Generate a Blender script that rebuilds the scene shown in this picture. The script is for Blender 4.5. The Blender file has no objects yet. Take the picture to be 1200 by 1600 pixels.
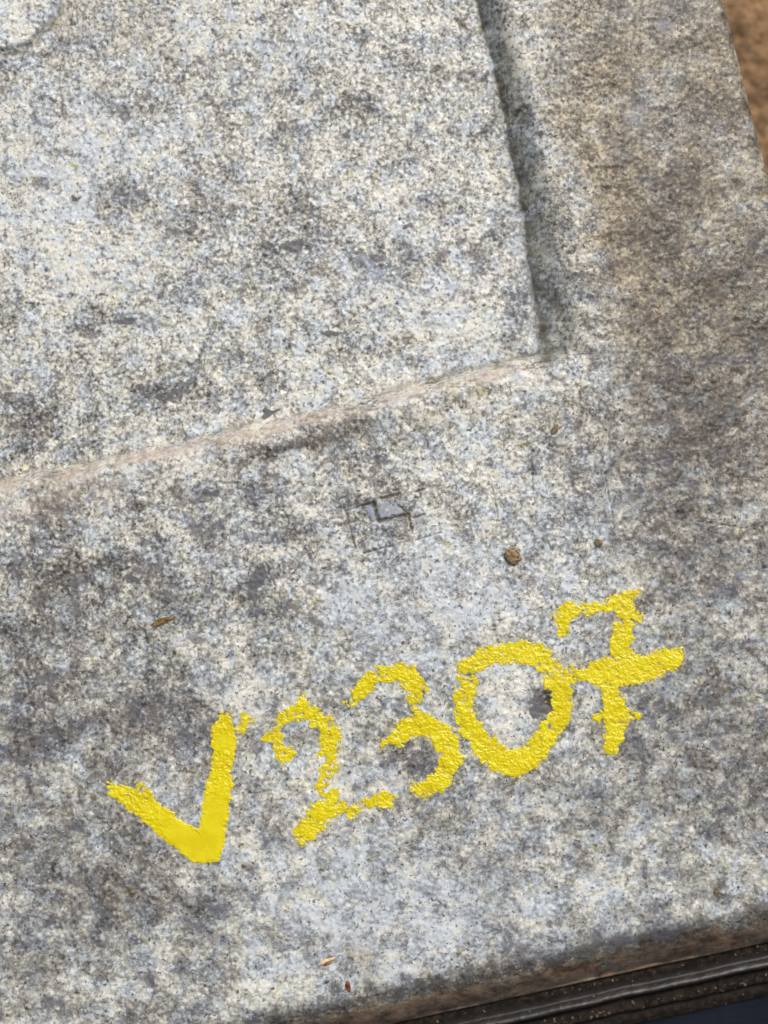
import bpy, math, random
import numpy as np

# ------------------------------------------------------------------ camera, sky, sun, exposure
S = 0.00008                       # one unit of the plan = 0.08 mm; the plan is 1200 x 1600 units
def W(x, y, z=0.0):               # plan units -> metres
    return ((x - 600.0) * S, (800.0 - y) * S, z * S)

scene = bpy.context.scene
DIST = 0.150
cam_data = bpy.data.cameras.new("camera")
cam = bpy.data.objects.new("camera", cam_data)
scene.collection.objects.link(cam)
cam.location = (0, 0, DIST)
cam.rotation_euler = (0, 0, 0)
cam_data.sensor_fit = 'VERTICAL'
cam_data.sensor_height = 36.0
cam_data.sensor_width = 27.0
cam_data.lens = 36.0 * DIST / (1600 * S)
cam_data.clip_start = 0.005
cam_data.clip_end = 60.0
cam_data.dof.use_dof = True
cam_data.dof.focus_distance = DIST + 0.0004
cam_data.dof.aperture_fstop = 7.0
scene.camera = cam

world = bpy.data.worlds.new("World")
scene.world = world
world.use_nodes = True
wn = world.node_tree
for n in list(wn.nodes):
    wn.nodes.remove(n)
sky = wn.nodes.new('ShaderNodeTexSky')
sky.sky_type = 'NISHITA'
sky.sun_disc = False
SUN_EL, SUN_AZ = math.radians(54), math.radians(20)      # azimuth clockwise from +Y (up in the photo)
sky.sun_elevation = SUN_EL
sky.sun_rotation = SUN_AZ
sky.dust_density = 9.0
sky.air_density = 0.7
sky.ozone_density = 0.3
bg = wn.nodes.new('ShaderNodeBackground')
bg.inputs['Strength'].default_value = 0.12
wo = wn.nodes.new('ShaderNodeOutputWorld')
wn.links.new(sky.outputs[0], bg.inputs['Color'])
wn.links.new(bg.outputs[0], wo.inputs['Surface'])

sun_data = bpy.data.lights.new("sun", 'SUN')
sun_data.energy = 1.8
sun_data.angle = math.radians(14)
sun_data.color = (1.0, 0.98, 0.93)
sun = bpy.data.objects.new("sun", sun_data)
scene.collection.objects.link(sun)
sun.rotation_euler = (math.radians(90) - SUN_EL, 0, math.pi - SUN_AZ + 0.0)
sun.location = (0.2, 0.2, 0.5)
scene.view_settings.view_transform = 'Standard'
scene.view_settings.look = 'None'
scene.view_settings.gamma = 1.0
scene.view_settings.use_curve_mapping = False
scene.view_settings.exposure = -0.30

# ------------------------------------------------------------------ noise and mesh helpers
def _hash(ix, iy, seed):
    h = (ix.astype(np.uint32) * np.uint32(374761393)) ^ (iy.astype(np.uint32) * np.uint32(668265263)) ^ np.uint32((seed * 2246822519) & 0xffffffff)
    h = (h ^ (h >> np.uint32(13))) * np.uint32(1274126177)
    h = (h ^ (h >> np.uint32(15))) * np.uint32(2246822519)
    return h ^ (h >> np.uint32(16))

def perlin(x, y, wl, seed):
    """gradient noise of wavelength wl, about -1..1"""
    x = (x / wl + 1000.0).astype(np.float32); y = (y / wl + 1000.0).astype(np.float32)
    ix = np.floor(x).astype(np.int32); iy = np.floor(y).astype(np.int32)
    fx = x - ix; fy = y - iy
    u = fx * fx * fx * (fx * (fx * 6 - 15) + 10); v = fy * fy * fy * (fy * (fy * 6 - 15) + 10)
    def g(dx, dy):
        a = _hash(ix + dx, iy + dy, seed).astype(np.float32) * np.float32(2 * math.pi / 4294967296.0)
        return np.cos(a) * (fx - dx) + np.sin(a) * (fy - dy)
    a = g(0, 0); b = g(1, 0); c = g(0, 1); d = g(1, 1)
    return ((a + (b - a) * u) * (1 - v) + (c + (d - c) * u) * v) * 1.5

def fbm(x, y, wl, seed, octaves=3, gain=0.5):
    r = 0.0; a = 1.0
    for k in range(octaves):
        r = r + a * perlin(x, y, wl / (2.03 ** k), seed + 31 * k); a *= gain
    return r

def smooth(e0, e1, x):
    t = np.clip((x - e0) / (e1 - e0), 0, 1)
    return t * t * (3 - 2 * t)

def seg_dist(x, y, ax, ay, bx, by):
    dx, dy = bx - ax, by - ay
    t = np.clip(((x - ax) * dx + (y - ay) * dy) / (dx * dx + dy * dy + 1e-9), 0, 1)
    return np.hypot(x - ax - t * dx, y - ay - t * dy), t

def make_mesh(name, verts, faces, mat, parent=None, shade=True, attrs=None):
    """verts (N,3) in metres, faces (M,4) or (M,3) int or list of lists"""
    me = bpy.data.meshes.new(name)
    if isinstance(faces, np.ndarray):
        n = faces.shape[1]
        me.vertices.add(len(verts)); me.vertices.foreach_set('co', np.ascontiguousarray(verts, dtype=np.float32).ravel())
        me.loops.add(faces.size); me.loops.foreach_set('vertex_index', np.ascontiguousarray(faces, dtype=np.int32).ravel())
        me.polygons.add(len(faces))
        me.polygons.foreach_set('loop_start', np.arange(0, faces.size, n, dtype=np.int32))
        me.polygons.foreach_set('use_smooth', np.full(len(faces), bool(shade)))
        me.update(calc_edges=True)
    else:
        me.from_pydata([tuple(v) for v in verts], [], faces)
        me.polygons.foreach_set('use_smooth', [bool(shade)] * len(me.polygons))
        me.update()
    if attrs:
        for k, arr in attrs.items():
            at = me.attributes.new(k, 'FLOAT', 'POINT')
            at.data.foreach_set('value', np.ascontiguousarray(arr, dtype=np.float32).ravel())
    me.materials.append(mat)
    o = bpy.data.objects.new(name, me)
    scene.collection.objects.link(o)
    if parent is not None:
        o.parent = parent
    return o

def tag(o, label=None, cat=None, group=None, kind=None):
    if label: o['label'] = label
    if cat: o['category'] = cat
    if group: o['group'] = group
    if kind: o['kind'] = kind
    return o

# ------------------------------------------------------------------ node helpers
class NT:
    def __init__(s, name):
        s.m = bpy.data.materials.new(name); s.m.use_nodes = True
        s.t = s.m.node_tree; s.t.nodes.clear()
        s.out = s.t.nodes.new('ShaderNodeOutputMaterial')
        s.bsdf = s.t.nodes.new('ShaderNodeBsdfPrincipled')
        s.t.links.new(s.bsdf.outputs[0], s.out.inputs['Surface'])
        tc = s.t.nodes.new('ShaderNodeTexCoord')
        vm = s.t.nodes.new('ShaderNodeVectorMath'); vm.operation = 'SCALE'
        vm.inputs['Scale'].default_value = 1.0 / S
        s.t.links.new(tc.outputs['Object'], vm.inputs[0])
        s.co = vm.outputs[0]                       # coordinates in plan units
    def put(s, sock, v):
        if hasattr(v, 'links') or isinstance(v, bpy.types.NodeSocket): s.t.links.new(v, sock)
        else: sock.default_value = v
    def noise(s, wl, detail=2.0, rough=0.5, seed=0.0, dist=0.0, color=False, stretch=None, rot=0.0):
        mp = s.t.nodes.new('ShaderNodeMapping'); s.t.links.new(s.co, mp.inputs[0])
        mp.inputs['Location'].default_value = (seed * 37.1, seed * 11.7, seed * 5.3)
        mp.inputs['Rotation'].default_value = (0, 0, rot)
        st = stretch or (1, 1, 1)
        mp.inputs['Scale'].default_value = (st[0] / wl, st[1] / wl, st[2] / wl)
        n = s.t.nodes.new('ShaderNodeTexNoise'); n.noise_dimensions = '3D'
        n.inputs['Scale'].default_value = 1.0
        n.inputs['Detail'].default_value = detail; n.inputs['Roughness'].default_value = rough
        n.inputs['Distortion'].default_value = dist
        s.t.links.new(mp.outputs[0], n.inputs['Vector'])
        return n.outputs['Color' if color else 'Fac']
    def voronoi(s, wl, seed=0.0, feature='F1', out='Distance'):
        mp = s.t.nodes.new('ShaderNodeMapping'); s.t.links.new(s.co, mp.inputs[0])
        mp.inputs['Location'].default_value = (seed * 37.1, seed * 11.7, seed * 5.3)
        mp.inputs['Scale'].default_value = (1 / wl, 1 / wl, 1 / wl)
        n = s.t.nodes.new('ShaderNodeTexVoronoi'); n.feature = feature
        n.inputs['Scale'].default_value = 1.0
        s.t.links.new(mp.outputs[0], n.inputs['Vector'])
        return n.outputs[out]
    def map(s, v, a, b, c=0.0, d=1.0):
        n = s.t.nodes.new('ShaderNodeMapRange'); n.interpolation_type = 'SMOOTHSTEP'
        s.put(n.inputs['Value'], v)
        for k, q in zip(('From Min', 'From Max', 'To Min', 'To Max'), (a, b, c, d)): s.put(n.inputs[k], q)
        return n.outputs[0]
    def math(s, op, a, b=0.0, clamp=False):
        n = s.t.nodes.new('ShaderNodeMath'); n.operation = op; n.use_clamp = clamp
        s.put(n.inputs[0], a); s.put(n.inputs[1], b)
        return n.outputs[0]
    def mix(s, f, a, b, mode='MIX'):
        n = s.t.nodes.new('ShaderNodeMix'); n.data_type = 'RGBA'; n.blend_type = mode
        s.put(n.inputs['Factor'], f)
        for i, v in ((6, a), (7, b)):
            if isinstance(v, tuple): v = (*v[:3], 1.0)
            s.put(n.inputs[i], v)
        return n.outputs[2]
    def ramp(s, v, stops):
        n = s.t.nodes.new('ShaderNodeValToRGB'); s.put(n.inputs[0], v)
        el = n.color_ramp.elements
        while len(el) < len(stops): el.new(0.5)
        for e, (p, c) in zip(el, stops): e.position = p; e.color = (*c, 1.0)
        return n.outputs[0]
    def attr(s, name):
        n = s.t.nodes.new('ShaderNodeAttribute'); n.attribute_name = name
        return n.outputs['Fac']
    def bump(s, h, strength, dist):
        n = s.t.nodes.new('ShaderNodeBump'); n.inputs['Strength'].default_value = strength
        n.inputs['Distance'].default_value = dist
        s.t.links.new(h, n.inputs['Height'])
        if s.bsdf.inputs['Normal'].links:
            s.t.links.new(s.bsdf.inputs['Normal'].links[0].from_socket, n.inputs['Normal'])
        s.t.links.new(n.outputs[0], s.bsdf.inputs['Normal'])
    def set(s, **kw):
        for k, v in kw.items():
            k = k.replace('_', ' ')
            if isinstance(v, tuple): v = (*v[:3], 1.0)
            s.put(s.bsdf.inputs[k], v)
        return s.m

# ------------------------------------------------------------------ materials
def mat_casting():
    m = NT('weathered_cast_alloy')
    g1 = m.noise(6.2, 3.0, 0.74, 1, 0.5)                       # grains
    g2 = m.noise(21.0, 4.0, 0.65, 2, 0.5)
    g3 = m.noise(75.0, 7.0, 0.70, 3, 0.9)
    dark = m.attr('dark'); pale = m.attr('pale'); brown = m.attr('brown'); dust = m.attr('dust'); flat = m.attr('flat')
    blue = m.attr('blue')
    cell = m.voronoi(6.6, 15)
    v = m.math('ADD', m.math('MULTIPLY', g1, 0.66), m.math('ADD', m.math('MULTIPLY', g2, 0.30), m.math('MULTIPLY', g3, 0.44)))
    v = m.math('SUBTRACT', v, m.math('MULTIPLY', cell, 0.16))
    v = m.math('ADD', v, m.math('MULTIPLY', pale, 0.060))
    v = m.math('SUBTRACT', v, m.math('MULTIPLY', dark, 0.085))
    chalk = m.math('MULTIPLY', m.attr('chalk'), 0.42)
    v = m.math('SUBTRACT', v, m.math('MULTIPLY', chalk, m.math('MULTIPLY', m.math('SUBTRACT', m.math('SUBTRACT', m.math('MULTIPLY', g1, 0.66), m.math('MULTIPLY', cell, 0.16)), 0.262), 1.0)))
    base = m.ramp(v, [(0.40, (0.020, 0.018, 0.015)), (0.47, (0.072, 0.069, 0.064)), (0.535, (0.18, 0.18, 0.17)),
                      (0.60, (0.355, 0.37, 0.345)), (0.69, (0.69, 0.715, 0.67))])
    # smooth bare patches: plain mid grey with little grain
    fp = m.map(m.math('ADD', m.noise(34.0, 5.0, 0.66, 9, 0.35), m.math('MULTIPLY', dark, 0.07)), 0.575, 0.68, 0, 0.8)
    base = m.mix(fp, base, (0.115, 0.116, 0.126))
    base = m.mix(m.math('MULTIPLY', flat, 0.8), base, m.mix(g1, (0.22, 0.245, 0.30), (0.42, 0.46, 0.53)))
    # grain colours: cream / blue / ochre
    c1 = m.noise(19.0, 3.0, 0.6, 4, 0.5)
    base = m.mix(m.map(c1, 0.53, 0.68, 0, 0.6), base, (1.0, 0.975, 0.77), 'MULTIPLY')
    c2 = m.math('ADD', m.noise(34.0, 4.0, 0.6, 5, 0.4), m.math('MULTIPLY', blue, 0.10))
    base = m.mix(m.map(c2, 0.45, 0.62, 0, 0.85), base, (0.80, 0.90, 1.08), 'MULTIPLY')
    c3 = m.noise(26.0, 3.5, 0.65, 6, 0.6)
    base = m.mix(m.map(c3, 0.61, 0.74, 0, 0.75), base, (0.70, 0.62, 0.22), 'MULTIPLY')
    # sparse black pits
    vd = m.voronoi(23.0, 7); vr = m.voronoi(23.0, 7, out='Color')
    sep = m.t.nodes.new('ShaderNodeSeparateColor'); m.t.links.new(vr, sep.inputs[0])
    pit = m.math('MULTIPLY', m.map(vd, 0.07, 0.13, 1, 0), m.map(sep.outputs[0], 0.72, 0.74, 0, 1))
    base = m.mix(m.math('MULTIPLY', pit, 0.85), base, (0.03, 0.025, 0.02))
    # fine dark pin-holes everywhere, thicker where the skin is stained
    hole = m.map(m.math('SUBTRACT', m.noise(5.2, 1.0, 0.5, 17, 0.6), m.math('MULTIPLY', dark, 0.012)), 0.285, 0.37, 0.85, 0)
    base = m.mix(hole, base, (0.030, 0.026, 0.021))
    spark = m.map(m.math('SUBTRACT', m.noise(5.6, 1.0, 0.5, 18, 0.4), m.math('MULTIPLY', dark, 0.05)), 0.64, 0.72, 0, 0.55)
    base = m.mix(spark, base, (0.74, 0.735, 0.70))
    base = m.mix(m.math('MULTIPLY', blue, 0.13, True), base, (0.31, 0.345, 0.41))
    chip = m.attr('chip')
    base = m.mix(m.map(m.math('ADD', chip, m.math('MULTIPLY', m.noise(8, 2, 0.6, 19), 0.4)), 0.62, 0.75), base, m.mix(g1, (0.060, 0.062, 0.070), (0.165, 0.17, 0.185)))
    # brown grime and pink-tan dust
    bn = m.noise(60.0, 5.0, 0.65, 8, 0.6)
    bf = m.math('MULTIPLY', brown, m.map(bn, 0.30, 0.68, 0.45, 1.0), True)
    base = m.mix(bf, base, (0.66, 0.56, 0.43), 'MULTIPLY')
    bf2 = m.math('MULTIPLY', m.map(brown, 1.35, 2.6, 0, 1), m.map(bn, 0.40, 0.60, 0.5, 1.0), True)
    base = m.mix(bf2, base, m.mix(m.map(m.noise(30.0, 5, 0.65, 16, 0.3), 0.35, 0.65), (0.045, 0.029, 0.018), (0.25, 0.165, 0.105)))
    df = m.math('MULTIPLY', dust, m.map(m.noise(8.0, 4, 0.7, 12), 0.34, 0.60, 0.35, 0.95), True)
    base = m.mix(df, base, m.mix(m.noise(7.0, 2, 0.5, 13), (0.31, 0.255, 0.21), (0.66, 0.58, 0.50)))
    grime_shade = m.attr('grime_shade')  # olive tint: groove and edge grime, plus painted shade of the recess walls
    base = m.mix(m.math('MULTIPLY', grime_shade, m.map(g2, 0.3, 0.6, 1.0, 0.7), True), base, (0.080, 0.076, 0.050))
    rough = m.map(g1, 0.35, 0.7, 0.62, 0.40)
    fine = m.noise(3.2, 2.0, 0.6, 14)
    m.bump(fine, 0.30, 0.00006)
    return m.set(Base_Color=base, Roughness=rough, Metallic=0.0, Specular_IOR_Level=0.6)

def mat_paint():
    m = NT('yellow_marker_paint')
    n = m.noise(30.0, 3, 0.6, 21)
    f = m.noise(5.0, 2, 0.6, 22)
    thin = m.attr('thin')
    c = m.mix(m.map(n, 0.35, 0.65), (0.66, 0.56, 0.002), (0.72, 0.64, 0.006))
    c = m.mix(m.math('MULTIPLY', thin, m.map(f, 0.36, 0.62, 1.0, 0.15), True), c, (0.34, 0.29, 0.09))
    b = m.noise(3.6, 2.0, 0.6, 23)
    wet = m.attr('wet')
    m.bump(m.math('MULTIPLY', b, m.math('SUBTRACT', 1.0, m.math('MULTIPLY', wet, 0.8))), 0.85, 0.00016)
    return m.set(Base_Color=c, Roughness=m.math('ADD', 0.10, m.math('MULTIPLY', wet, 0.25)), Metallic=0.0, Specular_IOR_Level=0.5, Coat_Weight=0.0)

def mat_ground():
    m = NT('brown_stained_ground')
    a = m.noise(260.0, 5, 0.6, 31, 0.5); b = m.noise(70.0, 5, 0.65, 32, 0.4); c = m.noise(22.0, 4, 0.7, 33)
    col = m.mix(m.map(a, 0.35, 0.62), (0.15, 0.085, 0.04), (0.40, 0.25, 0.13))
    col = m.mix(m.map(b, 0.50, 0.66, 0, 0.85), col, (0.075, 0.045, 0.022))
    col = m.mix(m.map(c, 0.42, 0.60, 0, 0.6), col, (0.11, 0.07, 0.035))
    m.bump(b, 0.9, 0.004); m.bump(c, 0.7, 0.001)
    return m.set(Base_Color=col, Roughness=0.9)

def mat_rubber():
    m = NT('black_rubber')
    a = m.noise(120.0, 4, 0.6, 41); c = m.noise(10.0, 3, 0.6, 42)
    dirt = m.attr('dirt')
    col = m.mix(a, (0.006, 0.006, 0.0065), (0.013, 0.012, 0.0115))
    col = m.mix(m.math('MULTIPLY', dirt, m.map(c, 0.40, 0.62), True), col, (0.036, 0.027, 0.018))
    m.bump(c, 0.35, 0.0002)
    rg = m.math('ADD', 0.40, m.math('MULTIPLY', dirt, 0.9), True)
    return m.set(Base_Color=col, Roughness=rg, Specular_IOR_Level=m.map(dirt, 0.0, 0.5, 0.55, 0.15))

def mat_simple(name, ca, cb, wl, rough=0.6, bumpd=0.0, seed=50, spec=0.5):
    m = NT(name)
    n = m.noise(wl, 4, 0.6, seed, 0.3)
    col = m.mix(m.map(n, 0.35, 0.65), ca, cb)
    if bumpd: m.bump(n, 0.7, bumpd)
    return m.set(Base_Color=col, Roughness=rough, Specular_IOR_Level=spec)

M_CAST = mat_casting(); M_PAINT = mat_paint(); M_GROUND = mat_ground(); M_RUBBER = mat_rubber()

# ------------------------------------------------------------------ shape of the casting (all in plan units, z up)
C0 = np.array([1471.0, 1364.0])
e1 = np.array([-1.0, 0.2175]); e1 /= np.hypot(*e1)         # along the lower edge, to the left
e2 = np.array([-0.25, -1.0]); e2 /= np.hypot(*e2)          # along the right edge, upwards
DET = e1[0] * e2[1] - e1[1] * e2[0]
def pq(x, y):
    dx, dy = x - C0[0], y - C0[1]
    return (dx * e2[1] - dy * e2[0]) / DET, (e1[0] * dy - e1[1] * dx) / DET

DEPTH = 38.0
RIM_Y = np.arange(-900.0, 760.0, 20.0)
RIM_X = np.polyval(np.polyfit([-900, -300, 33, 200, 325, 417, 500, 700], [576, 716, 797, 843, 876, 897, 909, 932], 4), RIM_Y)
FL_X = np.polyval(np.polyfit([-900, -300, 33, 200, 325, 417, 500, 700], [536, 676, 760, 797, 822, 836, 845, 862], 4), RIM_Y)
def recess(x, y):
    """0 on the frame .. 1 on the sunken floor"""
    w = 3.0 * perlin(x, y, 90, 5) + 2.2 * perlin(x, y, 24, 6) + 1.0 * perlin(x, y, 10, 9)
    xr = np.interp(y, RIM_Y, RIM_X); xf = np.interp(y, RIM_Y, FL_X)
    tr = (xr - x + w) / (xr - xf)                                   # 0 rim, 1 floor
    yb = np.interp(x, [-1500, 0, 400, 560, 700, 850, 1000], [1130, 772, 686, 648, 609, 574, 540])
    wb = np.interp(x, [0, 400, 850], [26, 28, 30])
    tb = (yb - y + 1.3 * w) / wb
    k = 0.55
    hh = np.clip(0.5 + 0.5 * (tb - tr) / k, 0, 1)
    t = tb * (1 - hh) + tr * hh - k * hh * (1 - hh)
    t = np.clip((t + 0.22) / 1.22, 0, 1)
    prof = np.where(t < 0.62, t * t / 1.24, 0.31 + (t - 0.62)) / 0.69      # rounded lip, straight wall, crisp foot
    return np.clip(prof, 0, 1), tr, tb

GROOVES = [  # x0 y0 x1 y1 width depth
    (542, 799, 566, 790, 1.5, 1.8), (566, 790, 583, 786, 2.0, 4), (583, 786, 592, 814, 2.6, 5), (592, 814, 638, 804, 2.2, 4),
    (645, 809, 667, 802, 1.7, 3), (623, 790, 638, 804, 1.8, 3), (590, 780, 625, 772, 2.0, 3), (649, 769, 682, 759, 1.8, 3),
    (638, 804, 645, 834, 2.0, 3), (540, 799, 556, 858, 1.8, 3), (568, 864, 608, 854, 1.6, 2.6), (608, 854, 641, 845, 1.4, 2),
    (645, 846, 690, 832, 1.2, 1.5), (610, 880, 622, 870, 1.3, 2), (565, 880, 575, 868, 1.3, 2), (767, 750, 779, 808, 1.5, 2),
    (829, 700, 837, 800, 1.6, 1.8), (700, 765, 740, 755, 1.2, 1.4), (412, 870, 424, 905, 1.6, 2.2), (424, 905, 430, 915, 1.6, 2.2),
    (945, 740, 960, 820, 1.3, 1.4), (1090, 815, 1180, 828, 1.6, 1.6), (700, 700, 712, 760, 1.2, 1.2)]
PADS = [[(568, 792), (582, 788), (589, 811), (583, 816)], [(589, 787), (622, 779), (636, 801), (594, 810)], [(647, 811), (662, 806), (659, 821), (650, 828)]]

def in_poly(x, y, P):
    d = np.full(x.shape, 1e9, dtype=np.float32)
    ins = np.zeros(x.shape, bool)
    for i in range(len(P)):
        (ax, ay), (bx, by) = P[i], P[(i + 1) % len(P)]
        dd, _ = seg_dist(x, y, ax, ay, bx, by); d = np.minimum(d, dd)
        if ay != by:
            c = ((ay > y) != (by > y)) & (x < (bx - ax) * (y - ay) / (by - ay) + ax); ins ^= c
    return np.where(ins, d, -d)

def pits_field(x, y):
    g = np.zeros(x.shape, np.float32)
    jx = x + 1.2 * perlin(x, y, 9, 71); jy = y + 1.2 * perlin(x, y, 9, 72)
    box = (x > 390) & (x < 1200) & (y > 690) & (y < 930)
    if box.any():
        bx_, by_ = jx[box], jy[box]; gg = np.zeros(bx_.shape, np.float32)
        br = smooth(-0.75, 0.1, perlin(x[box], y[box], 14, 73))
        for (ax, ay, cx, cy, w, dp) in GROOVES:
            d, _ = seg_dist(bx_, by_, ax, ay, cx, cy)
            gg = np.maximum(gg, 1.05 * dp * np.exp(-(d / (w * 1.0)) ** 2) * br)
        g[box] = gg
    return g

def ell(x, y, cx, cy, rx, ry, rot=0.0):
    c, s = math.cos(rot), math.sin(rot)
    u = ((x - cx) * c + (y - cy) * s) / rx; v = (-(x - cx) * s + (y - cy) * c) / ry
    return np.exp(-(u * u + v * v))

def smoothness(x, y):
    """1 where the skin is worn flat"""
    f = smooth(0.25, 0.55, fbm(x, y, 48, 91, 3))
    pad = np.zeros(x.shape, np.float32)
    box = (x > 540) & (x < 690) & (y > 770) & (y < 850)
    if box.any():
        q = np.full(box.sum(), -9.0)
        for P in PADS: q = np.maximum(q, in_poly(x[box], y[box], P))
        pad[box] = smooth(-1.5, 2.0, q)
    return np.clip(np.maximum(f * 0.6, pad), 0, 1), pad

def height(x, y):
    """returns (large shape, micro relief)"""
    p, q = pq(x, y)
    rec, tr, tb = recess(x, y)
    low = -DEPTH * rec
    # a soft raised lip round the recess, very shallow undulation of the skin
    low = low + 3.0 * perlin(x, y, 320, 11) + 1.3 * perlin(x, y, 110, 12)
    # frame falls away gently toward the right edge
    low = low - 10.0 * smooth(260, -10, p)
    # rounded lower edge: long roll-off, then the side
    qe = -q + 5 * perlin(x, y, 160, 13) + 2 * perlin(x, y, 40, 14)
    roll = np.clip((qe + 10) / 84.0, 0, 1)
    low = low - 66 * roll ** 1.6
    low = low - 190 * smooth(75, 81, -q)
    pe = -p + 2.5 * perlin(x, y, 60, 15) + 1.2 * perlin(x, y, 14, 16)
    low = low - 14 * np.clip((pe + 8) / 16.0, 0, 1) ** 2 - 230 * smooth(9, 12, -p)
    fl, pad = smoothness(x, y)
    amp = (1 - 0.75 * fl) * (1 - 0.5 * roll) * (1 - 0.35 * np.clip(4 * rec * (1 - rec), 0, 1))
    n6 = perlin(x, y, 7.0, 1); n12 = perlin(x, y, 14, 2); n3 = perlin(x, y, 3.9, 3); n30 = perlin(x, y, 31, 4)
    micro = amp * (0.75 * n6 + 0.9 * n12 + 0.30 * n3) + 1.0 * n30 + 1.2 * pad
    wall = np.clip(5 * rec * (1 - rec), 0, 1) * (tr > tb - 0.2)
    streak = perlin(p * 0.16, q, 5.0, 7) * 1.1 + perlin(p * 0.10, q, 11.0, 8) * 1.6
    micro = micro + wall * streak
    side = smooth(73, 77, -q) + smooth(8, 10, -p)
    micro = micro * (1 - np.clip(side, 0, 1))
    return low, micro - pits_field(x, y)

# ------------------------------------------------------------------ ground
def build_ground():
    r = 40000.0
    make = []
    n = 40
    c = np.linspace(-1, 1, n); c = np.sign(c) * np.abs(c) ** 3 * r
    X, Y = np.meshgrid(c + 600, c + 800)
    Z = np.full(X.shape, -262.0)
    V = np.stack([(X - 600) * S, (800 - Y) * S, Z * S], -1).reshape(-1, 3)
    idx = np.arange(n * n).reshape(n, n)
    F = np.stack([idx[:-1, :-1], idx[1:, :-1], idx[1:, 1:], idx[:-1, 1:]], -1).reshape(-1, 4)
    o = make_mesh('ground', V, F, M_GROUND)
    tag(o, 'brown stained ground under the casting, seen past its right edge', kind='structure')
    return o
build_ground()

# ------------------------------------------------------------------ casting
casting = bpy.data.objects.new('metal_casting', None)
scene.collection.objects.link(casting)
casting.location = W(600, 800, -262)
casting.empty_display_size = 0.02
tag(casting, 'weathered pale grey cast metal plate with a sunken panel and V2307 in yellow paint', 'metal casting')
OFF = np.array([0, 0, 262 * S])          # children live above the empty at the casting's foot

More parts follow.
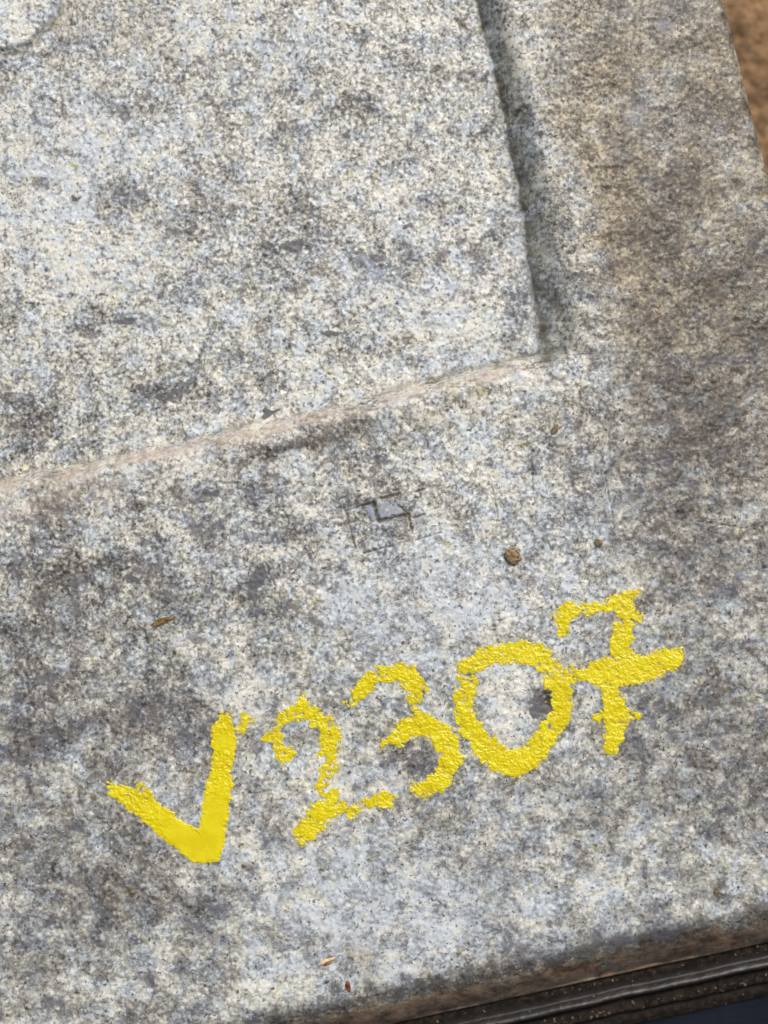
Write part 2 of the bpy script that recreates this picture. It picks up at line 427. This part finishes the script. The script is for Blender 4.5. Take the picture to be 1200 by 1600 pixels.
STEP = 1.25
def build_body():
    pd = np.concatenate([[-13.0, -12, -11, -10], np.arange(-9, 1560, STEP), 1560 + np.cumsum(np.linspace(3, 60, 24))])
    qd = np.concatenate([[-82.0, -80.5, -79, -77.5], np.arange(-76.5, 1720, STEP), 1720 + np.cumsum(np.linspace(3, 60, 24))])
    P, Q = np.meshgrid(pd, qd)
    X = (C0[0] + P * e1[0] + Q * e2[0]); Y = (C0[1] + P * e1[1] + Q * e2[1])
    low, mic = height(X, Y)
    Z = low + mic
    # side walls down to the foot
    Z[0, :] = -260; Z[:, 0] = -260
    Z[-1, :] = -260; Z[:, -1] = -260
    V = np.stack([(X - 600) * S, (800 - Y) * S, Z * S], -1).reshape(-1, 3) + OFF
    h, w = X.shape
    idx = np.arange(h * w).reshape(h, w)
    F = np.stack([idx[:-1, :-1], idx[:-1, 1:], idx[1:, 1:], idx[1:, :-1]], -1).reshape(-1, 4)
    a = V[F[0]]
    nz = np.cross(V[F[h * 500][1]] - V[F[h * 500][0]], V[F[h * 500][2]] - V[F[h * 500][0]])[2]
    if nz < 0: F = F[:, ::-1]
    F = np.vstack([F, np.array([[idx[0, 0], idx[0, -1], idx[-1, -1], idx[-1, 0]]])])
    # stains: broad shapes of grime, painted recess shade, dust, pale oxide, each broken up by noise
    rec, tr, tb = recess(X, Y)
    wob = 18 * perlin(X, Y, 60, 61); wob2 = 18 * perlin(X, Y, 55, 62)
    xx, yy = X + wob, Y + wob2
    dark = np.zeros(X.shape, np.float32)
    dark += 0.28 * smooth(900, 1250, Y) + 0.1 * smooth(840, 980, X)
    for (cx, cy, rx, ry, ro, s) in DARK: dark += 0.85 * s * ell(xx, yy, cx, cy, rx, ry, ro)
    pale = np.zeros(X.shape, np.float32)
    for (cx, cy, rx, ry, ro, s) in PALE: pale += s * ell(xx, yy, cx, cy, rx, ry, ro)
    blue = np.zeros(X.shape, np.float32)
    for (cx, cy, rx, ry, ro, s) in BLUE: blue += s * ell(xx, yy, cx, cy, rx, ry, ro)
    brown = np.zeros(X.shape, np.float32)
    for (cx, cy, rx, ry, ro, s) in BROWN: brown += s * ell(xx, yy, cx, cy, rx, ry, ro)
    chalk = np.clip(0.22 + (1 - rec) * (0.2 + 0.75 * smooth(850, 1250, Y)) + 0.75 * smooth(880, 1000, X), 0, 1.3)
    chip = np.zeros(X.shape, np.float32)
    cxx = X + 5 * perlin(X, Y, 13, 161) + 7 * perlin(X, Y, 30, 162); cyy = Y + 5 * perlin(X, Y, 13, 163) + 4 * perlin(X, Y, 30, 164)
    for (cx, cy, rx, ry, ro, s) in CHIPS: chip = np.maximum(chip, s * ell(cxx, cyy, cx, cy, rx * 1.1, ry * 1.1, ro))
    brown += 0.95 * smooth(-40, 120, X - np.interp(Y, RIM_Y, RIM_X)) * smooth(1100, 450, Y); dark += 0.48 * smooth(-20, 160, X - np.interp(Y, RIM_Y, RIM_X)) * smooth(1500, 700, Y)
    p, q = pq(X, Y)
    qe = q + 7 * perlin(X, Y, 45, 63) + 4 * perlin(X, Y, 14, 64)
    brown += 2.6 * smooth(8, -40, qe); dark_edge = 0.8 * np.exp(-((qe + 2) / 16) ** 2); grime_edge = 0.55 * np.exp(-((qe - 3) / 13) ** 2) * smooth(-.7, .3, fbm(X, Y, 26, 66, 2)); dark += dark_edge
    # dust band on the lower wall of the recess
    band = np.exp(-((tb - 0.42) / 0.50) ** 2) * smooth(0.0, 1.3, tr)
    band2 = np.exp(-((tb + 0.9) / 1.0) ** 2) * smooth(420, -50, X) * 0.6
    dust = np.clip(band * np.interp(X, [0, 500, 800, 880], [0.85, 0.85, 0.75, 0.3]) + band2, 0, 1)
    dust = dust * smooth(-1.0, 0.2, fbm(X, Y, 60, 65, 3))
    grime_shade = ((0.66 + 0.1 * smooth(150, 450, Y)) * smooth(-0.05, 0.6, tr) * smooth(1.22, 0.95, tr) + 0.6 * np.exp(-((tr - 0.97) / 0.16) ** 2)) * smooth(-0.35, 0.5, tb)  # shade of the right recess wall painted in, deepest at its foot
    grime_shade = grime_shade * (0.75 + 0.5 * perlin(X, Y, 26, 67)) + 0.6 * np.exp(-((tb - 1.0) / 0.16) ** 2) * smooth(0.5, 0.9, tr) * smooth(0, .5, perlin(X, Y, 70, 68) + 0.9 * smooth(450, 780, X))  # broken line of painted crease shade along the lower wall's foot
    grime_shade += 0.8 * smooth(0.15, 0.55, perlin(P * 0.22, Q, 6.0, 69)) * band * smooth(300, 600, X) * smooth(.7, 1.0, tr)
    grime_shade += grime_edge
    grime_shade += smooth(0.3, 2.2, pits_field(X, Y)) * 1.0
    bd = np.hypot(X + 12, Y + 28)
    grime_shade += 0.85 * np.exp(-((bd + 8 * perlin(X, Y, 45, 81) + 5 * perlin(X, Y, 17, 82) - 98) / 5) ** 2)
    fl, pad = smoothness(X, Y)
    for (cx, cy, rx, ry) in ((988, 192, 13, 10), (963, 228, 6, 13), (1042, 36, 12, 11), (978, 245, 9, 5), (1163, 902, 8, 6), (1160, 80, 6, 8), (575, 405, 14, 12), (590, 420, 8, 10), (205, 55, 6, 10)):
        pad = np.maximum(pad, 0.8 * smooth(0.35, 0.55, ell(cxx, cyy, cx, cy, rx * 1.2, ry * 1.2) + 0.18 * perlin(X, Y, 6, 165)))
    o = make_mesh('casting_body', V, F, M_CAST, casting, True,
                  dict(dark=dark, pale=pale, blue=blue, brown=np.clip(brown, 0, 3), dust=dust, grime_shade=np.clip(grime_shade, 0, 1), flat=pad, chip=chip, chalk=chalk))
    return o

DARK = [(1010, 620, 130, 160, 0, .35), (980, 820, 120, 90, 0, .3), (110, 1000, 160, 170, 0, .2), (470, 690, 50, 10, -.2, .7), (560, 660, 40, 10, -.2, .7), (450, 375, 60, 60, 0, .9), (590, 400, 60, 35, 0, .8), (180, 490, 60, 20, -.2, 1), (245, 605, 60, 18, -.2, 1.2), (30, 670, 50, 50, 0, 1),
        (330, 560, 60, 35, 0, .5), (465, 690, 95, 16, -.25, .9), (330, 770, 90, 22, -.2, .9), (180, 870, 120, 60, .2, 1.0), (260, 965, 90, 50, 0, .6),
        (410, 950, 40, 60, 0, .8), (90, 800, 60, 18, -.2, .9), (250, 1130, 80, 60, 0, 1.1), (50, 1150, 60, 60, 0, .9), (60, 1000, 70, 80, 0, .9),
        (190, 1420, 100, 45, 0, .7), (345, 1420, 50, 60, 0, .9), (848, 1103, 22, 16, 0, 2.4), (590, 700, 60, 30, 0, .7), (1020, 1480, 60, 18, -.2, .8),
        (540, 160, 60, 25, -.3, .6), (690, 340, 40, 60, 0, .5), (540, 530, 60, 25, 0, .6), (290, 370, 50, 40, 0, .5), (180, 290, 40, 30, 0, .6),
        (610, 790, 60, 35, 0, .5), (1090, 640, 90, 120, 0, .55), (1120, 430, 60, 60, 0, .4), (780, 200, 25, 60, 0, .5), (820, 480, 25, 60, 0, .6),
        (740, 1290, 60, 40, 0, .4), (1100, 1150, 110, 150, 0, .5), (120, 1340, 80, 60, 0, .6), (60, 1480, 60, 60, 0, .5), (640, 1180, 40, 18, 0, .7),
        (200, 160, 40, 30, 0, .5), (1050, 330, 60, 60, 0, .4), (640, 80, 60, 25, 0, .4), (40, 75, 60, 10, -.3, .9), (460, 830, 60, 25, 0, .7)]
PALE = [(110, 210, 170, 60, 0, 1.0), (60, 340, 160, 70, 0, .8), (720, 430, 70, 120, 0, .9), (640, 300, 70, 60, 0, .7), (500, 620, 260, 22, -.22, 1.0),
        (20, 20, 70, 50, 0, 1.8), (250, 520, 120, 60, 0, .5), (400, 40, 160, 60, 0, .5), (150, 420, 120, 40, 0, .8), (640, 500, 120, 50, 0, .6),
        (790, 960, 120, 80, 0, .7), (620, 960, 110, 60, 0, .6), (730, 740, 110, 60, 0, .5), (470, 1380, 90, 90, 0, .6), (620, 1440, 160, 80, 0, .6),
        (900, 1390, 220, 60, -.2, .6), (790, 1090, 40, 60, 0, 1.0), (320, 880, 40, 40, 0, .4), (1120, 330, 50, 70, .2, .7), (900, 570, 120, 40, -.3, .5),
        (480, 890, 60, 60, 0, .4), (380, 1560, 160, 40, 0, .4), (550, 1260, 60, 120, .4, .5), (990, 190, 20, 16, 0, 1.4)]
BLUE = [(100, 220, 180, 120, 0, .8), (860, 60, 30, 60, 0, .4), (600, 430, 120, 60, 0, .8), (820, 400, 22, 120, -.1, 1.4), (700, 900, 170, 70, 0, 1.0),
        (900, 800, 120, 60, 0, .6), (560, 1420, 180, 110, 0, 1.1), (780, 1420, 120, 60, 0, .8), (640, 1010, 120, 60, 0, .8), (380, 820, 80, 60, 0, .6),
        (990, 190, 26, 20, 0, 1.6), (960, 1480, 100, 30, -.2, 1.0), (450, 60, 60, 60, 0, .6), (300, 420, 80, 60, 0, .6), (560, 980, 60, 60, 0, .5),
        (720, 560, 60, 25, 0, .7), (1040, 60, 30, 26, 0, 1.0)]
CHIPS = [(836, 1110, 9, 13, .3, 1), (850, 1108, 15, 12, .4, 1), (862, 1116, 9, 7, 0, 1), (897, 1084, 6, 11, .2, .9), (402, 905, 12, 26, .3, .9), (395, 935, 10, 14, 0, .8),
         (212, 604, 13, 8, .5, .9), (268, 610, 22, 8, -.3, .9), (418, 642, 20, 6, -.35, .9), (592, 758, 26, 10, -.2, .55), (230, 155, 7, 7, 0, .9), (178, 290, 14, 9, 0, .7), (290, 350, 20, 10, -.5, .7),
         (455, 375, 26, 9, -.3, .8), (590, 395, 22, 9, .2, .7), (150, 455, 10, 6, 0, .7), (520, 515, 30, 7, -.15, .7), (700, 640, 12, 6, 0, .6), (330, 770, 24, 7, -.3, .7), (205, 905, 16, 8, 0, .7),
         (185, 495, 36, 7, -.2, .7), (245, 455, 12, 6, 0, .6), (640, 345, 16, 8, .3, .6), (845, 210, 14, 9, 1.2, .6), (700, 190, 14, 8, .4, .6), (110, 300, 14, 6, 0, .6), (420, 1000, 10, 6, 0, .6)]
BROWN = [(945, 270, 45, 110, -.3, .45), (1000, 420, 80, 120, -.3, .5), (1010, 60, 90, 60, 0, .3), (200, 20, 60, 40, 0, .45), (90, 20, 12, 30, .4, 1.1),
         (870, 660, 60, 60, 0, .35), (470, 692, 100, 16, -.25, .8), (700, 640, 100, 22, -.25, .5), (560, 1500, 40, 40, 0, .5), (180, 1390, 80, 40, 0, .4),
         (60, 900, 90, 60, 0, .2), (560, 785, 35, 18, 0, .6), (900, 160, 60, 120, 0, .3), (1130, 120, 40, 110, 0, .25)]
body = build_body()

# small round boss in the sunken panel, upper left
def build_boss():
    n = 150
    c = np.linspace(-100, 100, n * 1)
    X, Y = np.meshgrid(c - 12, c - 28)
    d = np.hypot(X + 12, Y + 28) + 8 * perlin(X, Y, 45, 81) + 5 * perlin(X, Y, 17, 82) + 2 * perlin(X, Y, 7, 83)
    low, mic = height(X, Y)
    Z = low + mic + 7 * smooth(95, 86, d) - 2.5 * smooth(92, 99, d)
    keep = (d < 99)
    V = np.stack([(X - 600) * S, (800 - Y) * S, Z * S], -1).reshape(-1, 3) + OFF
    idx = np.arange(X.size).reshape(X.shape)
    F = np.stack([idx[:-1, :-1], idx[1:, :-1], idx[1:, 1:], idx[:-1, 1:]], -1).reshape(-1, 4)
    F = F[keep.ravel()[F].all(1)]
    V, F, used = compact(V, F)
    z = np.zeros(len(V))
    o = make_mesh('round_boss', V, F, M_CAST, casting, True,
                  dict(dark=z, pale=z + 0.8, blue=z + 0.3, brown=z, dust=z, grime_shade=(0.3 * smooth(90, 98, d)).ravel()[used], flat=z, chip=z, chalk=z))
    return o
def compact(V, F):
    used = np.unique(F)
    mp = np.full(len(V), -1); mp[used] = np.arange(len(used))
    return V[used], mp[F], used
build_boss()

# ------------------------------------------------------------------ yellow paint writing
def z5(pts): return [(100 + x / 2.4, 1050 + y / 2.4, r / 2.4, d) for (x, y, r, d) in pts]
def z6(pts): return [(500 + x / 2, 900 + y / 2, r / 2, d) for (x, y, r, d) in pts]
GLYPHS = [
 ('painted_letter', 'letter V of thick solid yellow paint', [
   z5([(180, 430, 22, 1), (215, 455, 32, 1.0), (300, 505, 42, 1.5), (360, 550, 44, 1.8), (430, 605, 50, 2.2), (500, 655, 54, 2.4), (545, 665, 50, 2.4)]),
   z5([(290, 440, 18, .5), (310, 475, 22, .9)]),
   z5([(600, 185, 26, 1.3), (597, 225, 42, 1.8), (597, 265, 47, 2.0), (600, 310, 38, 1.6), (592, 345, 36, 1.3), (588, 380, 44, 1.6), (578, 450, 46, 1.8), (566, 540, 49, 2.3), (555, 610, 50, 2.4), (545, 665, 50, 2.4)]),
   z5([(685, 178, 20, 1.2), (662, 218, 15, 1.0)])]),
 ('painted_digit', 'broken yellow digit 2 with gaps in its stroke', [
   z5([(752, 256, 10, .8), (790, 242, 26, .9), (800, 290, 22, .8), (835, 312, 28, 1.0)]),
   z5([(818, 178, 24, 1.0), (860, 155, 28, .9), (905, 150, 22, .6), (940, 160, 28, 1.0), (975, 190, 34, 1.0), (1000, 235, 36, 1.0), (990, 290, 34, 1.1), (1000, 340, 28, .7), (990, 395, 26, .35), (975, 440, 24, .3), (1000, 470, 34, .9), (985, 505, 44, 1.1), (940, 560, 42, 1.2), (900, 600, 32, 1.1), (890, 620, 16, 1)]),
   z5([(890, 95, 14, .8), (900, 140, 14, .6)]),
   z5([(1000, 490, 30, 1), (1050, 515, 22, .6), (1090, 525, 18, .8), (1125, 500, 16, .5), (1150, 490, 16, .8), (1195, 478, 32, 1.2), (1225, 482, 22, 1.1)])]),
 ('painted_digit', 'yellow digit 3 touching the left side of the digit 0', [
   z6([(92, 400, 8, .8), (125, 365, 21, 1.2), (155, 328, 26, 1.2), (195, 305, 19, .9), (240, 305, 24, 1.1), (280, 315, 29, 1.2), (308, 352, 28, 1.0), (302, 385, 22, .7), (294, 410, 10, .7)]),
   z6([(200, 517, 9, .8), (228, 508, 22, .9), (270, 478, 30, 1.1), (320, 465, 30, 1.1), (368, 485, 34, 1.2), (402, 525, 36, 1.2), (412, 565, 32, 1.2), (395, 605, 30, 1.2), (368, 642, 30, 1.2), (330, 672, 26, 1.1), (302, 668, 14, 1)]),
   z6([(305, 425, 10, .9), (330, 465, 20, 1)])]),
 ('painted_digit', 'large round yellow digit 0', [
   z6([(450, 290, 20, .9), (490, 262, 28, 1.0), (540, 242, 28, 1.1), (590, 240, 28, 1.1), (640, 236, 34, 1.2), (690, 250, 32, 1.1), (722, 295, 34, .9), (750, 345, 34, 1.1), (752, 400, 34, 1.2), (744, 450, 34, 1.0), (708, 500, 32, 1.0), (670, 548, 36, 1.2), (620, 580, 42, 1.3), (560, 572, 42, 1.3), (512, 530, 38, 1.3), (472, 482, 34, 1.2), (452, 430, 28, .9), (448, 388, 30, 1.1), (462, 340, 26, .9), (452, 290, 20, .9)]),
   z6([(750, 310, 26, .6), (795, 312, 22, .8)]), z6([(625, 205, 8, .8), (640, 230, 20, 1)]), z6([(600, 630, 7, .9), (600, 600, 20, 1)])]),
 ('painted_digit', 'yellow crossed digit 7 with a wide middle bar', [
   z6([(735, 125, 9, .6), (775, 100, 20, 1.1), (760, 140, 20, 1.1), (765, 178, 16, 1.1)]),
   z6([(775, 108, 18, 1.1), (810, 105, 20, .9), (850, 98, 18, 1.0), (872, 100, 11, .6)]),
   z6([(900, 95, 14, .6), (930, 80, 26, 1.0), (965, 65, 22, 1.0), (990, 52, 12, 1.0)]),
   z6([(950, 80, 30, 1.1), (960, 115, 30, 1.0), (948, 160, 27, 1.0), (938, 205, 30, 1.1), (940, 260, 36, 1.2)]), z6([(960, 118, 20, 1), (1000, 125, 12, .8)]),
   z6([(812, 312, 12, .9), (860, 302, 34, 1.3), (915, 300, 46, 1.5), (970, 290, 46, 1.4), (1020, 290, 36, 1.3), (1070, 272, 34, 1.3), (1112, 252, 26, 1.2)]),
   z6([(900, 340, 26, 1.1), (912, 385, 30, 1.2), (932, 430, 40, 1.2), (925, 480, 34, 1.2), (912, 520, 28, 1.2), (900, 545, 12, 1.1)]),
   z6([(865, 440, 9, .8), (900, 440, 20, 1), (985, 437, 9, .9)])])]

def build_glyph(name, label, strokes, seed):
    allp = [p for s in strokes for p in s]
    x0 = min(p[0] - p[2] for p in allp) - 14; x1 = max(p[0] + p[2] for p in allp) + 14
    y0 = min(p[1] - p[2] for p in allp) - 14; y1 = max(p[1] + p[2] for p in allp) + 14
    X, Y = np.meshgrid(np.arange(x0, x1, 0.85), np.arange(y0, y1, 0.85))
    jx = X + 3.6 * perlin(X, Y, 19, 201 + seed) + 2.6 * perlin(X, Y, 7, 202); jy = Y + 3.6 * perlin(X, Y, 19, 203 + seed) + 2.6 * perlin(X, Y, 7, 204)
    strokes = [[(a, b, c + 0.5, d if d > .9 else d + (.12 if 'gaps' in label else 0.05)) for (a, b, c, d) in s] for s in strokes]
    m = np.full(X.shape, -99.0); dens = np.ones(X.shape)
    for s in strokes:
        for (a, b) in zip(s[:-1], s[1:]):
            d, t = seg_dist(jx, jy, a[0], a[1], b[0], b[1])
            v = (a[2] + (b[2] - a[2]) * t) - d
            dn = a[3] + (b[3] - a[3]) * t
            dens = np.where(v > m, dn, dens); m = np.maximum(m, v)
    low, mic = height(X, Y)
    RX, RY = 0.8 * X + 0.6 * Y, -0.6 * X + 0.8 * Y
    n = 1.9 * perlin(RX, RY, 4.1, 205) + 1.6 * perlin(X * 0.9 - Y * 0.43, X * 0.43 + Y * 0.9, 6.7, 207) + 2.0 * perlin(RY, RX, 11, 206 + seed) + 1.7 * np.clip(mic, -2, 2)
    rough = np.interp(dens, [0.3, 1.0, 1.6, 2.4], [1.45, 1.15, 0.7, 0.35])
    M = np.minimum(m * 0.7 + 0.8, 5.0 * dens - 1.5) + 1.15 * n * rough
    # spatter beyond the edge
    sp = perlin(X, Y, 5.5, 208) * 6.5 - 2.7 + np.clip(m, -14, 0) * 0.16
    M = np.maximum(M, np.where(m > -12, sp * (dens < 1.7), -9))
    f = smooth(-0.4, 1.4, M)
    wet = smooth(1.5, 2.2, dens) * smooth(0, 8, m)
    fill = 0.15 + 0.75 * wet
    bead = (0.45 * perlin(RX, RY, 4.6, 210) + 0.35 * perlin(X, Y, 9, 211)) * (1 - wet)
    zc = low + mic * (1 - fill) + 0.55 + bead + 1.1 * wet
    zc = np.maximum(zc, low + mic + 0.30)
    Z = (low + mic - 0.45) * (1 - f) + zc * f
    V = np.stack([(X - 600) * S, (800 - Y) * S, Z * S], -1).reshape(-1, 3) + OFF
    idx = np.arange(X.size).reshape(X.shape)
    F = np.stack([idx[:-1, :-1], idx[1:, :-1], idx[1:, 1:], idx[:-1, 1:]], -1).reshape(-1, 4)
    keep = (M > -0.6).ravel()
    F = F[keep[F].any(1)]
    V, F, used = compact(V, F)
    thin = (smooth(3.6, 0.0, M) * np.interp(dens, [.3, 1, 2], [1, .9, .35])).ravel()[used]
    o = make_mesh(name, V, F, M_PAINT, casting, True, dict(thin=thin, wet=wet.ravel()[used]))
    o['label'] = label
for i, (nm, lb, st) in enumerate(GLYPHS):
    build_glyph(nm, lb, st, i * 7)

# ------------------------------------------------------------------ rubber trim and dark panel under the lower edge
def edge_pt(p, q):
    return C0[0] + p * e1[0] + q * e2[0], C0[1] + p * e1[1] + q * e2[1]

def strip(name, prof, mat, p0, p1, foot, step=4.0, wob=2.5, seed=300, dirt=None, parent=None, loc=None):
    """prof: list of (out, z) from the casting outward; swept along the lower edge; closed down to foot"""
    po = np.array([a for a, b in prof], float); pz = np.array([b for a, b in prof], float)
    qs = np.arange(po[0], po[-1] + 0.01, 1.5)
    ps = np.arange(p0, p1, step)
    Pm, Qm = np.meshgrid(ps, qs)
    X = C0[0] + Pm * e1[0] - Qm * e2[0]; Y = C0[1] + Pm * e1[1] - Qm * e2[1]
    sh = wob * (perlin(X, Y * 0 , 180, seed) + 0.6 * perlin(X, Y * 0, 60, seed + 1))
    Z = np.interp(Qm + sh, po, pz) + 0.8 * perlin(X, Y, 26, seed + 2) + 0.4 * perlin(X, Y, 8, seed + 3)
    D = np.interp(Qm + sh, [a for a, b in dirt], [b for a, b in dirt]) if dirt else np.zeros(X.shape)
    # closing skirts
    def pad(A): return np.vstack([A[:1], A, A[-1:]])
    X, Y, D = pad(X), pad(Y), pad(D); Z = np.vstack([np.full((1, Z.shape[1]), foot), Z, np.full((1, Z.shape[1]), foot)])
    X = np.hstack([X[:, :1], X, X[:, -1:]]); Y = np.hstack([Y[:, :1], Y, Y[:, -1:]]); D = np.hstack([D[:, :1], D, D[:, -1:]])
    Z = np.hstack([np.full((Z.shape[0], 1), foot), Z, np.full((Z.shape[0], 1), foot)])
    V = np.stack([(X - 600) * S, (800 - Y) * S, Z * S], -1).reshape(-1, 3)
    idx = np.arange(X.size).reshape(X.shape)
    F = np.stack([idx[:-1, :-1], idx[:-1, 1:], idx[1:, 1:], idx[1:, :-1]], -1).reshape(-1, 4)
    k = F.shape[0] // 2
    if np.cross(V[F[k][1]] - V[F[k][0]], V[F[k][2]] - V[F[k][0]])[2] < 0: F = F[:, ::-1]
    F = np.vstack([F, [[idx[0, 0], idx[-1, 0], idx[-1, -1], idx[0, -1]]]])
    o = make_mesh(name, V, F, mat, parent, True, dict(dirt=D))
    return o
RP = [(82.5, -76), (86, -73), (96, -74), (102, -74), (105, -70), (109, -66), (113, -65), (116, -67), (119, -74), (121, -84), (123, -100), (127, -100), (129, -82), (140, -79), (145, -81), (147, -92), (148.5, -102), (151, -102), (153, -86), (160, -84), (170, -90), (176, -98)]
RD = [(82, 1.1), (88, .6), (96, .3), (102, .1), (106, 0), (116, 0), (122, .1), (129, .5), (138, .8), (145, .4), (151, .1), (156, .7), (168, .8), (176, .2)]
trim = strip('rubber_trim', RP, M_RUBBER, -500, 2100, -262, dirt=RD)
tag(trim, 'gritty black rubber strip with a glossy ridge along the lower edge of the casting', 'rubber strip')
M_PANEL = mat_simple('dark_blue_gloss', (0.005, 0.008, 0.014), (0.008, 0.012, 0.020), 90, 0.22, 0.0, 55)
PP = [(176.5, -106), (186, -106), (210, -106), (600, -120), (900, -150)]
panel = strip('dark_panel', PP, M_PANEL, -500, 2100, -262, step=25, wob=0.3, seed=330)
tag(panel, 'smooth dark blue panel in the bottom right corner beyond the rubber strip', 'panel')

# ------------------------------------------------------------------ loose grit (uncountable) and small debris (things)
rng = np.random.default_rng(4)
def ico():
    t = (1 + 5 ** .5) / 2
    v = np.array([(-1, t, 0), (1, t, 0), (-1, -t, 0), (1, -t, 0), (0, -1, t), (0, 1, t), (0, -1, -t), (0, 1, -t), (t, 0, -1), (t, 0, 1), (-t, 0, -1), (-t, 0, 1)], float)
    v /= np.linalg.norm(v[0])
    f = np.array([(0, 11, 5), (0, 5, 1), (0, 1, 7), (0, 7, 10), (0, 10, 11), (1, 5, 9), (5, 11, 4), (11, 10, 2), (10, 7, 6), (7, 1, 8), (3, 9, 4), (3, 4, 2), (3, 2, 6), (3, 6, 8), (3, 8, 9), (4, 9, 5), (2, 4, 11), (6, 2, 10), (8, 6, 7), (9, 8, 1)])
    return v, f
IV, IF = ico()
def build_grit():
    Vs, Fs = [], []; k = 0
    for i in range(520):
        r = rng.random()
        if r < .2: out = 83 + rng.exponential(5)
        elif r < .65: out = rng.normal(137, 4)
        else: out = rng.uniform(84, 172)
        p = rng.uniform(100, 1350)
        x = C0[0] + p * e1[0] - out * e2[0]; y = C0[1] + p * e1[1] - out * e2[1]
        z = np.interp(out, [a for a, b in RP], [b for a, b in RP])
        s = 0.4 + rng.exponential(0.45); s = min(s, 2.4)
        v = IV * s * rng.uniform(.6, 1.2, (12, 1)) * np.array([1, 1, .7]) + np.array([x, y, z + 0.3 * s])
        Vs.append(v); Fs.append(IF + k); k += 12
    V = np.vstack(Vs); F = np.vstack(Fs)
    V = np.stack([(V[:, 0] - 600) * S, (800 - V[:, 1]) * S, V[:, 2] * S], -1)
    o = make_mesh('sand_grit', V, F[:, ::-1], mat_simple('sand', (0.08, 0.06, 0.04), (0.30, 0.25, 0.18), 9, 0.5, 0, 57), None, False)
    tag(o, 'fine sand and grit scattered on the black rubber strip', 'grit', kind='stuff')
build_grit()

def blob(name, label, cat, cx, cy, L, Wd, H, rot, mat, seed, taper=0.0, sink=0.3, lump=0.12, ridges=0, group=None):
    """a small lumpy lens / husk shape lying on the casting"""
    nu, nv = 26, 14
    V = []
    c, s = math.cos(rot), math.sin(rot)
    r = np.random.default_rng(seed); ph = r.uniform(0, 6, 6)
    for j in range(nv + 1):
        th = math.pi * j / nv
        for i in range(nu):
            a = 2 * math.pi * i / nu
            u = math.cos(th)
            w = math.sin(th) ** (1.0 + 0.8 * taper) * (1 - 0.45 * taper * u)
            k = 1 + lump * (math.sin(3 * a + ph[0]) * math.sin(4 * th + ph[1]) + .7 * math.sin(5 * a + ph[2]) * math.sin(7 * th + ph[3]))
            if ridges: k *= 1 + 0.12 * math.cos(ridges * a)
            x = u * L / 2 * (1 + .3 * lump * math.sin(2 * a + ph[4])); yy = w * math.cos(a) * Wd / 2 * k; z = w * math.sin(a) * H / 2 * k
            V.append((x * c - yy * s, x * s + yy * c, z))
    V = np.array(V)
    F = [[j * nu + i, j * nu + (i + 1) % nu, (j + 1) * nu + (i + 1) % nu, (j + 1) * nu + i] for j in range(nv) for i in range(nu)]
    lo, mi = height(np.array([float(cx)]), np.array([float(cy)]))
    z0 = float(lo[0] + mi[0]) + H * (0.5 - sink)
    o = make_mesh(name, np.stack([V[:, 0] * S, -V[:, 1] * S, V[:, 2] * S], -1), np.array(F), mat, None, True)
    o.location = W(cx, cy, z0)
    tag(o, label, cat, group)
    return o
m_straw = mat_simple('dry_straw', (0.55, 0.40, 0.22), (0.80, 0.68, 0.48), 7, 0.5, 0.0001, 61)
m_straw_d = mat_simple('brown_husk', (0.16, 0.08, 0.03), (0.36, 0.21, 0.08), 6, 0.5, 0.0001, 62)
m_red = mat_simple('red_brown_shell', (0.10, 0.02, 0.008), (0.28, 0.08, 0.02), 7, 0.3, 0.0, 63)
m_tan = mat_simple('tan_crust', (0.075, 0.045, 0.018), (0.40, 0.30, 0.15), 5, 0.35, 0.0004, 64)
m_sliver = mat_simple('ochre_sliver', (0.10, 0.065, 0.03), (0.30, 0.21, 0.09), 7, 0.85, 0.0002, 66, 0.2)
m_ochre = mat_simple('ochre_crumb', (0.12, 0.09, 0.05), (0.30, 0.24, 0.14), 8, 0.7, 0.0001, 65)
h1 = blob('seed_husk', 'pale straw coloured seed husk with a brown seed, low down near the dark rubber edge', 'seed husk', 511, 1502, 30, 8, 5, -0.42, m_straw, 1, 0.6, .2)
lo, mi = height(np.array([511.]), np.array([1502.]))
k1 = blob('seed', 'brown seed', 'x', 512, 1504, 19, 6, 5, -0.42, m_straw_d, 2, 0.3, .0)
del k1['category']; k1['label'] = 'brown seed lying against the pale husk'
k1.parent = h1; k1.location = (k1.location - h1.location)
blob('insect_shell', 'shiny red-brown fleck just below the pale seed husk', 'fleck', 544, 1541, 18, 8, 6, 1.35, m_red, 3, 0.4, .15)
blob('dirt_pellet', 'round tan crusty pellet above the digit 0', 'dirt pellet', 801, 869, 28, 23, 9, 1.4, m_tan, 4, 0.0, .2, .25, 7)
blob('dirt_pellet', 'tiny smooth brown pellet above the digit 7', 'dirt pellet', 935, 848, 13, 12, 6, .3, m_ochre, 5, 0.0, .35, .15)
blob('dirt_sliver', 'thin ochre sliver on the left part of the frame below the dusty ledge', 'dirt sliver', 255, 970, 40, 9, 3, -0.35, m_sliver, 6, 0.4, .25, .3)
blob('dirt_crumb', 'small ochre crumb right of the corner of the sunken panel, below the ledge', 'dirt crumb', 867, 671, 18, 9, 5, -1.0, m_ochre, 7, 0.3, .35, .2)
blob('dirt_crumb', 'small olive brown crumb near the lower right edge above the rubber strip', 'dirt crumb', 1121, 1393, 13, 9, 5, -0.7, m_ochre, 8, 0.2, .35, .2)
